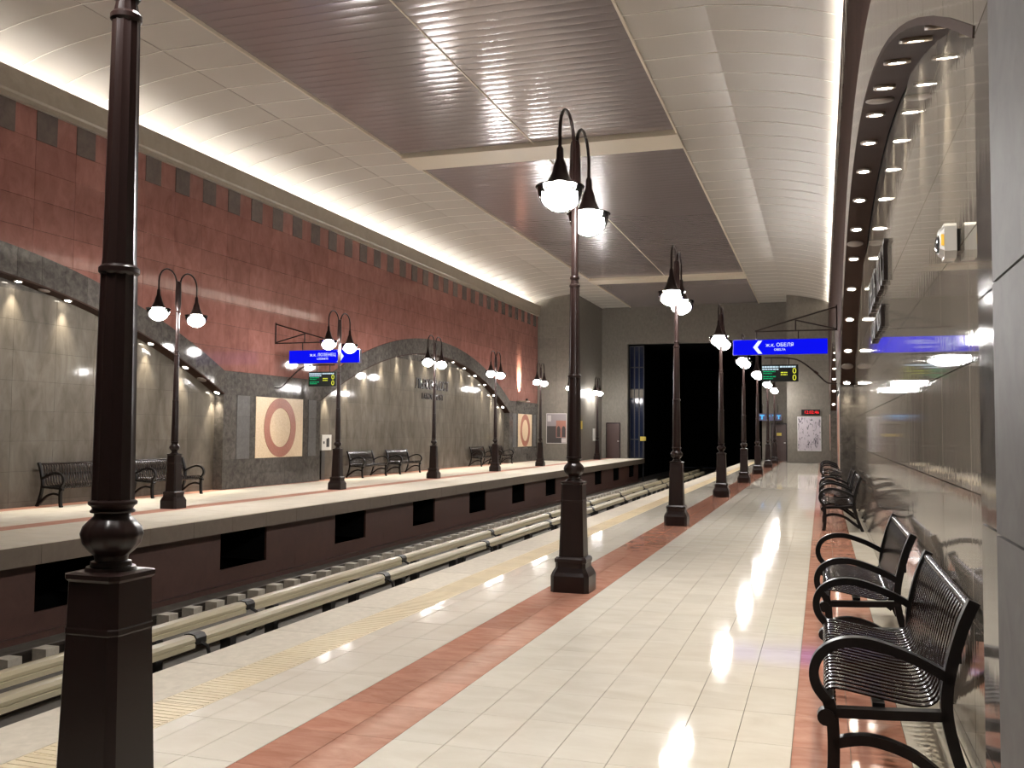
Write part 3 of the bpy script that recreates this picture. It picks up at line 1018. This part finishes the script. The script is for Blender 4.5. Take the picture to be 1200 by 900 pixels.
# ---- mosaics with a terracotta ring
for side, xf, n in (('far', XL, 1), ('near', XR, -1)):
    for i, (pa, pb) in enumerate(PILLARS):
        if i == 0:
            continue
        W = (pb - pa) / 5.0
        u0, u1 = pa + 1.47 * W, pa + 3.94 * W
        cy, cz = (u0 + u1) / 2, 1.61
        root = empty('mosaic_panel', (xf - n * 0.035, cy, 0.77))
        lab = 'square cream mosaic with a terracotta ring on the %s pillar of the %s wall' % (ORD[i - 1], 'far red' if side == 'far' else 'near marble')
        tag(root, lab, 'mosaic', 'ring mosaics')
        hw = (u1 - u0) / 2 - 0.004
        xa, xb = sorted((0.0, n * 0.045))
        MB().box(xa, xb, -hw, hw, 0.004, 1.676).build('mosaic_field', M_PEBBLE, root)
        vs, fs = [], []
        sg = 56
        for r0, xx in ((0.55, n * 0.045), (0.83, n * 0.045), (0.55, n * 0.056), (0.83, n * 0.056)):
            for k in range(sg):
                a = 2 * PI * k / sg
                vs.append((xx, r0 * math.cos(a), 0.84 + r0 * math.sin(a)))
        for k in range(sg):
            j = (k + 1) % sg
            fs += [(2 * sg + k, 2 * sg + j, 3 * sg + j, 3 * sg + k), (k, j, 2 * sg + j, 2 * sg + k), (sg + k, 3 * sg + k, 3 * sg + j, sg + j), (k, sg + k, sg + j, j)]
        MB().add(vs, fs).build('mosaic_ring', M_RING, root)

# ---- station name in raised letters on both niche walls
def lettering(xn, n, yc, zc, body, size, lab, spacing):
    root = empty('station_name', (xn, yc, zc))
    tag(root, lab, 'lettering', 'station name letters')
    w = (len(body) - 1) * spacing
    for i, ch in enumerate(body):
        if ch == ' ':
            continue
        me = text_mesh(ch, size, 0.02, M_LETTER, 'letter')
        o = bpy.data.objects.new('letter', me)
        link(o, root)
        off = -w / 2 + i * spacing
        if n > 0:     # wall looks to +X: reading direction +Y
            o.matrix_local = Matrix(((0, 0, 1, 0.022), (1, 0, 0, off), (0, 1, 0, 0), (0, 0, 0, 1)))
        else:         # wall looks to -X: reading direction -Y
            o.matrix_local = Matrix(((0, 0, -1, -0.022), (-1, 0, 0, -off), (0, 1, 0, 0), (0, 0, 0, 1)))
lettering(XLN, 1, 35.5, 3.36, 'ЛЪВОВ МОСТ', 0.55, 'dark raised Cyrillic station name on the far arch niche wall', 0.345)
lettering(XLN, 1, 35.5, 2.90, 'LAVOV MOST', 0.34, 'smaller dark raised Latin station name under the Cyrillic on the far niche wall', 0.225)
lettering(XRN, -1, 11.9, 3.28, 'ЛЪВОВ МОСТ', 0.55, 'dark raised Cyrillic station name on the near marble wall', 0.345)
lettering(XRN, -1, 11.9, 2.80, 'LAVOV MOST', 0.34, 'smaller dark raised Latin station name under the Cyrillic on the near marble wall', 0.225)

# ---- direction signs on brackets and departure boards
YB = 23.4
def xtext(parent, body, size, x, z, y, mat, name):
    me = text_mesh(body, size, 0.002, mat, name)
    o = bpy.data.objects.new(name, me)
    link(o, parent)
    o.matrix_local = Matrix(((1, 0, 0, x), (0, 0, -1, y), (0, 1, 0, z), (0, 0, 0, 1)))
    return o
def direction_sign(side, x0, x1, zc, wall_x, n, cyr, lat, chev_x, chev_dir, text_x, lab):
    root = empty('direction_sign', ((x0 + x1) / 2, YB, zc))
    tag(root, lab, 'sign', 'hanging blue direction signs')
    h, w = 0.185, (x1 - x0) / 2
    MB().box(-w, w, -0.05, 0.05, -h, h).build('sign_box', M_SIGNCASE, root)
    MB().box(-w + 0.008, w - 0.008, -0.056, -0.051, -h + 0.008, h - 0.008).build('sign_face', M_SIGNBLUE, root)
    cx = (x0 + x1) / 2
    s = chev_dir
    c = chev_x - cx
    MB().prism([(c + s * 0.10, 0.0), (c - s * 0.02, 0.155), (c - s * 0.11, 0.155), (c - s * 0.0, 0.0), (c - s * 0.11, -0.155), (c - s * 0.02, -0.155)],
               lambda u, v, t: (u, t, v), -0.062, -0.057).build('chevron', M_SIGNWHITE, root)
    xtext(root, cyr, 0.118, text_x - cx, 0.045, -0.060, M_SIGNWHITE, 'sign_text')
    xtext(root, lat, 0.072, text_x - cx, -0.065, -0.060, M_SIGNWHITE, 'sign_text')
    # triangular bracket of thin steel fixed to the wall
    br, bl = root, (wall_x - (x0 + x1) / 2, 0, 3.95 - zc)
    tip = n * 1.85
    for a, b in (((0, 0.56), (tip, 0.03)), ((0, 0.02), (tip, 0.02)), ((0, 0.04), (n * 0.92, 0.27)), ((n * 0.92, 0.02), (n * 0.92, 0.27)), ((0, 0.0), (0, 0.6))):
        MB().tube([(a[0], 0, a[1]), (b[0], 0, b[1])], 0.018, 8).build('bracket_bar', M_IRON, br, smooth=True, loc=bl)
    for px in (tip * 0.98, n * 0.86):
        MB().tube([(px, 0, 0.02), (px, 0, zc + h - 3.95)], 0.014, 8).build('hanger', M_IRON, br, smooth=True, loc=bl)
direction_sign('far', -14.10, -11.92, 3.57, XL + 0.03, 1, 'ж.к. ЛОЗЕНЕЦ', 'LOZENETS', -12.50, 1, -13.05,
               'long blue lit direction sign with white arrow pointing right, over the far platform')
direction_sign('near', -2.01, 0.15, 3.59, XR - 0.03, -1, 'ж.к. ОБЕЛЯ', 'OBELYA', -1.44, -1, -0.93,
               'long blue lit direction sign with white arrow pointing left, over the near platform')
def led_board(side, xc, zc, wall_x, n, lab):
    root = empty('departure_board', (xc, YB, zc))
    tag(root, lab, 'display', 'hanging departure boards')
    MB().box(-0.42, 0.42, -0.06, 0.06, -0.20, 0.20).build('board_case', M_LEDBACK, root)
    def bar(x0, x1, z0, z1, m, nm='led_line'):
        MB().box(x0, x1, -0.066, -0.061, z0, z1).build(nm, m, root)
    rr = random.Random(3)
    def words(x0, x1, z0, z1, m):
        x = x0
        while x < x1 - 0.01:
            w = min(rr.uniform(0.03, 0.07), x1 - x)
            bar(x, x + w, z0, z1, m)
            x += w + 0.012
    words(-0.40, -0.03, 0.125, 0.165, M_LEDWHITE)
    words(0.0, 0.36, 0.130, 0.165, M_LEDWHITE)
    words(-0.40, -0.03, 0.075, 0.105, M_LEDWHITE)
    words(-0.38, -0.10, 0.025, 0.050, M_LEDGREEN)
    words(-0.38, -0.18, -0.020, 0.002, M_LEDGREEN)
    words(-0.38, -0.08, -0.095, -0.070, M_LEDGREEN)
    words(-0.38, -0.16, -0.140, -0.118, M_LEDGREEN)
    words(0.02, 0.17, 0.000, 0.024, M_LEDYELLOW)
    words(0.02, 0.17, -0.052, -0.028, M_LEDYELLOW)
    xtext(root, '0', 0.19, 0.33, 0.045, -0.066, M_LEDYELLOW, 'led_digit')
    xtext(root, '0', 0.19, 0.33, -0.115, -0.066, M_LEDYELLOW, 'led_digit')
    br, bl = root, (wall_x - xc, 0, 2.70 - zc)
    xe = xc - wall_x
    pts = smooth_pts([(n * 0.0, 0.02), (n * 0.22, 0.04), (n * 0.50, 0.30), (n * 0.80, 0.54), (n * 1.05, 0.62), (n * 1.4, 0.64), (xe + n * 0.35, 0.64)], 5)
    MB().tube([(a, 0, b) for a, b in pts], 0.02, 8).build('bracket_arm', M_IRON, br, smooth=True, loc=bl)
    for d in (-0.2, 0.2):
        MB().tube([(xe + d, 0, 0.64), (xe + d, 0, zc + 0.20 - 2.70)], 0.014, 8).build('hanger', M_IRON, br, smooth=True, loc=bl)
    MB().tube([(n * 0.42, 0, 0.24), (n * 0.50, 0, 0.30)], 0.034, 8).build('arm_clamp', M_IRON, br, smooth=True, loc=bl)
led_board('far', -13.05, 2.95, XL + 0.03, 1, 'small black departure board with green and yellow lines below the far blue sign')
led_board('near', -0.93, 2.97, XR - 0.03, -1, 'small black departure board with green and yellow lines below the near blue sign')

# ---- emergency light box on the near wall
em = empty('emergency_lamp', (XRN, 5.12, 2.50))
em.scale = (0.58, 0.58, 0.55)
tag(em, 'white plastic emergency lamp box with an amber light on the near marble wall', 'emergency lamp')
MB().box(-0.03, 0.0, -0.10, 0.10, -0.10, 0.10).build('back_plate', M_BLACK, em)
MB().prism([(-0.13, -0.10), (-0.13, 0.12), (-0.10, 0.15), (0.10, 0.15), (0.13, 0.12), (0.13, -0.10), (0.08, -0.16), (-0.08, -0.16)], lambda u, v, t: (t, u, v), -0.125, -0.03).build('lamp_body', M_WHITE, em)
MB().prism([(-0.115, -0.09), (-0.115, 0.10), (-0.09, 0.13), (0.09, 0.13), (0.115, 0.10), (0.115, -0.09), (0.07, -0.14), (-0.07, -0.14)], lambda u, v, t: (t, u * (1.0 - (-t - 0.125) * 6), v * (1.0 - (-t - 0.125) * 6)), -0.16, -0.125).build('lamp_bezel', M_FRAME, em)
MB().tube([(-0.16, 0, -0.02), (-0.175, 0, -0.02), (-0.185, 0, -0.02)], [0.085, 0.075, 0.04], 20).build('lens', M_LENS, em, smooth=True)
MB().box(-0.152, -0.128, -0.129, -0.122, -0.05, 0.05).build('amber_light', M_AMBER, em)

# ---- poster, clock and lit pictogram sign at the end of the near platform
def framed(name, x0, x1, y, z0, z1, mat, lab, cat):
    root = empty(name, ((x0 + x1) / 2, y, z0))
    tag(root, lab, cat)
    w, h = (x1 - x0) / 2, z1 - z0
    MB().box(-w, w, -0.02, 0.0, 0.0, h).build('print', mat, root)
    for a in ((-w - 0.03, -w, 0, h), (w, w + 0.03, 0, h), (-w - 0.03, w + 0.03, -0.03, 0.0), (-w - 0.03, w + 0.03, h, h + 0.03)):
        MB().box(a[0], a[1], -0.03, 0.0, a[2], a[3]).build('frame_bar', M_FRAME, root)
    return root
def print_map():
    m, nt, b = nodes_of('poster_map_print')
    tc = N(nt, 'ShaderNodeTexCoord')
    mp = N(nt, 'ShaderNodeMapping')
    mp.inputs['Scale'].default_value = (7, 7, 3.2)
    nt.links.new(tc.outputs['Object'], mp.inputs[0])
    no = N(nt, 'ShaderNodeTexNoise')
    no.inputs['Scale'].default_value = 1.0
    no.inputs['Detail'].default_value = 3.0
    no.inputs['Distortion'].default_value = 1.2
    nt.links.new(mp.outputs[0], no.inputs[0])
    cr = N(nt, 'ShaderNodeValToRGB')
    e = cr.color_ramp.elements
    e[0].position, e[0].color = 0.34, (0.04, 0.035, 0.045, 1)
    e[1].position, e[1].color = 0.46, (0.37, 0.33, 0.36, 1)
    nt.links.new(no.outputs['Fac'], cr.inputs[0])
    nt.links.new(cr.outputs[0], b.inputs['Base Color'])
    b.inputs['Roughness'].default_value = 0.3
    return m
framed('poster', -1.20, -0.06, 52.97, 0.66, 2.42, print_map(), 'tall grey framed poster with dark streaks at the end of the near platform', 'poster')
ck = empty('led_clock', (-0.55, 52.97, 2.52))
tag(ck, 'black wall clock with red glowing digits above the grey poster', 'clock')
MB().box(-0.47, 0.47, -0.07, 0.0, 0.0, 0.30).build('clock_case', M_LEDBACK, ck)
xtext(ck, '12:02:46', 0.22, 0.04, 0.15, -0.075, M_LEDRED, 'clock_digits')
sg = empty('pictogram_sign', (-2.75, 55.2, 2.25))
tag(sg, 'small dark sign box with glowing blue pictograms beside the tunnel mouth', 'sign')
MB().box(-0.62, 0.62, -0.08, 0.08, 0.0, 0.40).build('sign_box', M_SIGNCASE, sg)
for x, w, hh in ((-0.42, 0.24, 0.26), (-0.08, 0.20, 0.18), (0.22, 0.17, 0.26), (0.48, 0.18, 0.22)):
    m = MB()
    m.box(x - w / 2, x + w / 2, -0.088, -0.081, 0.20 + hh * 0.22, 0.20 + hh / 2)
    m.box(x - w / 6, x + w / 6, -0.088, -0.081, 0.20 - hh / 2, 0.20 + hh * 0.22)
    m.build('pictogram', M_LEDCYAN, sg)
MB().tube([(-0.4, 0, 0.40), (-0.4, 0, 0.9), (-0.4, 0.85, 0.9)], 0.02, 8).build('hanger', M_IRON, sg, smooth=True)
MB().tube([(0.4, 0, 0.40), (0.4, 0, 0.9), (0.4, 0.85, 0.9)], 0.02, 8).build('hanger', M_IRON, sg, smooth=True)

# ---- far platform poster: brick arcade in a frame
pm = plain('poster_sky', (0.22, 0.20, 0.21), 0.4)
root = framed('poster', -14.05, -12.98, 49.49, 0.95, 2.50, pm, 'framed photo poster of a red arcaded building at the end of the far platform', 'poster')
P_BR, P_DK, P_WH = plain('poster_brick', (0.27, 0.12, 0.09), 0.4), plain('poster_dark', (0.035, 0.03, 0.03), 0.4), plain('poster_pale', (0.45, 0.42, 0.42), 0.4)
MB().box(-0.53, -0.02, -0.024, -0.021, 0.0, 0.9).build('print_shape', P_DK, root)
MB().box(-0.02, 0.53, -0.024, -0.021, 0.30, 1.20).build('print_shape', P_BR, root)
for x in (0.12, 0.40):
    MB().prism([(x - 0.10, 0.32), (x + 0.10, 0.32), (x + 0.10, 0.75), (x + 0.06, 0.87), (x, 0.91), (x - 0.06, 0.87), (x - 0.10, 0.75)], lambda u, v, t: (u, t, v), -0.029, -0.025).build('print_shape', P_DK, root)
MB().box(-0.50, -0.30, -0.024, -0.021, 1.15, 1.48).build('print_shape', P_WH, root)
MB().box(-0.02, 0.53, -0.024, -0.021, 0.0, 0.28).build('print_shape', P_DK, root)
MB().box(0.28, 0.53, -0.029, -0.025, 0.02, 0.26).build('print_shape', P_WH, root)

# ---- help point on the far niche wall
hp = empty('help_point', (XLN, 26.75, 0.0))
tag(hp, 'white help panel with black pictogram on a dark stand, right of the first mosaic', 'help point')
MB().box(0.0, 0.10, -0.30, -0.08, 0.0, 0.90).build('stand', M_BLACK, hp)
MB().box(0.0, 0.09, -0.26, 0.34, 0.92, 1.40).build('panel', M_WHITE, hp)
MB().prism([(0.02, 1.02), (0.20, 1.02), (0.20, 1.28), (0.14, 1.32), (0.08, 1.28), (0.02, 1.28)], lambda u, v, t: (t, u, v), 0.091, 0.096).build('pictogram', M_BLACK, hp)
MB().box(0.091, 0.096, -0.18, -0.10, 1.12, 1.20).build('pictogram', M_BLACK, hp)

# ---- uplight on top of the second far pillar
ul = empty('uplight', (XL + 0.02, 46.2, 3.05))
tag(ul, 'small uplight throwing a flame-shaped glow up the red wall above the second mosaic', 'uplight')
MB().prism([(0.0, 0.0), (0.48, 0.0), (0.48, 0.05), (0.0, 0.05)], lambda u, v, t: (u, t, v), -0.30, 0.30).build('ledge', M_CORNICE, ul)
MB().lathe([(0.05, 0.05), (0.065, 0.07), (0.07, 0.16), (0.055, 0.16), (0.05, 0.11)], 18, (0.40, 0, 0)).build('lamp_can', M_IRON, ul, smooth=True)
MB().lathe([(0.04, 0.115), (0.045, 0.125), (0.02, 0.130)], 16, (0.40, 0, 0)).build('lamp_disc', M_DOWN, ul, smooth=True)
us = bpy.data.lights.new('uplight_beam', 'SPOT')
us.energy = 3600.0
us.color = (1.0, 0.86, 0.66)
us.spot_size = math.radians(46)
us.spot_blend = 1.0
us.shadow_soft_size = 0.04
uo = bpy.data.objects.new('beam', us)
link(uo, ul)
uo.location = (0.40, 0, 0.18)
uo.rotation_euler = (PI, math.radians(-29), 0)

# ---- small notices near the tunnel
o = MB().box(-12.49, -12.46, 53.6, 54.1, 1.05, 1.75).build('notice', M_WHITE)
tag(o, 'small white notice on the side wall behind the farthest far-platform lamp', 'sign')
o = MB().box(-12.49, -12.46, 50.6, 51.0, 1.70, 2.15).build('notice', M_SIGNYELLOW)
tag(o, 'small yellow notice on the side wall beside the far poster', 'sign')
sb = empty('signal_box', (-10.05, 56.2, 0.0))
tag(sb, 'small yellow signal box on a thin post at the tunnel mouth', 'signal')
MB().tube([(0, 0, -1.33), (0, 0, 1.05)], 0.035, 8).build('post', M_WINFRAME, sb, smooth=True)
MB().box(-0.16, 0.16, -0.10, 0.10, 1.05, 1.30).build('box', M_SIGNYELLOW, sb)
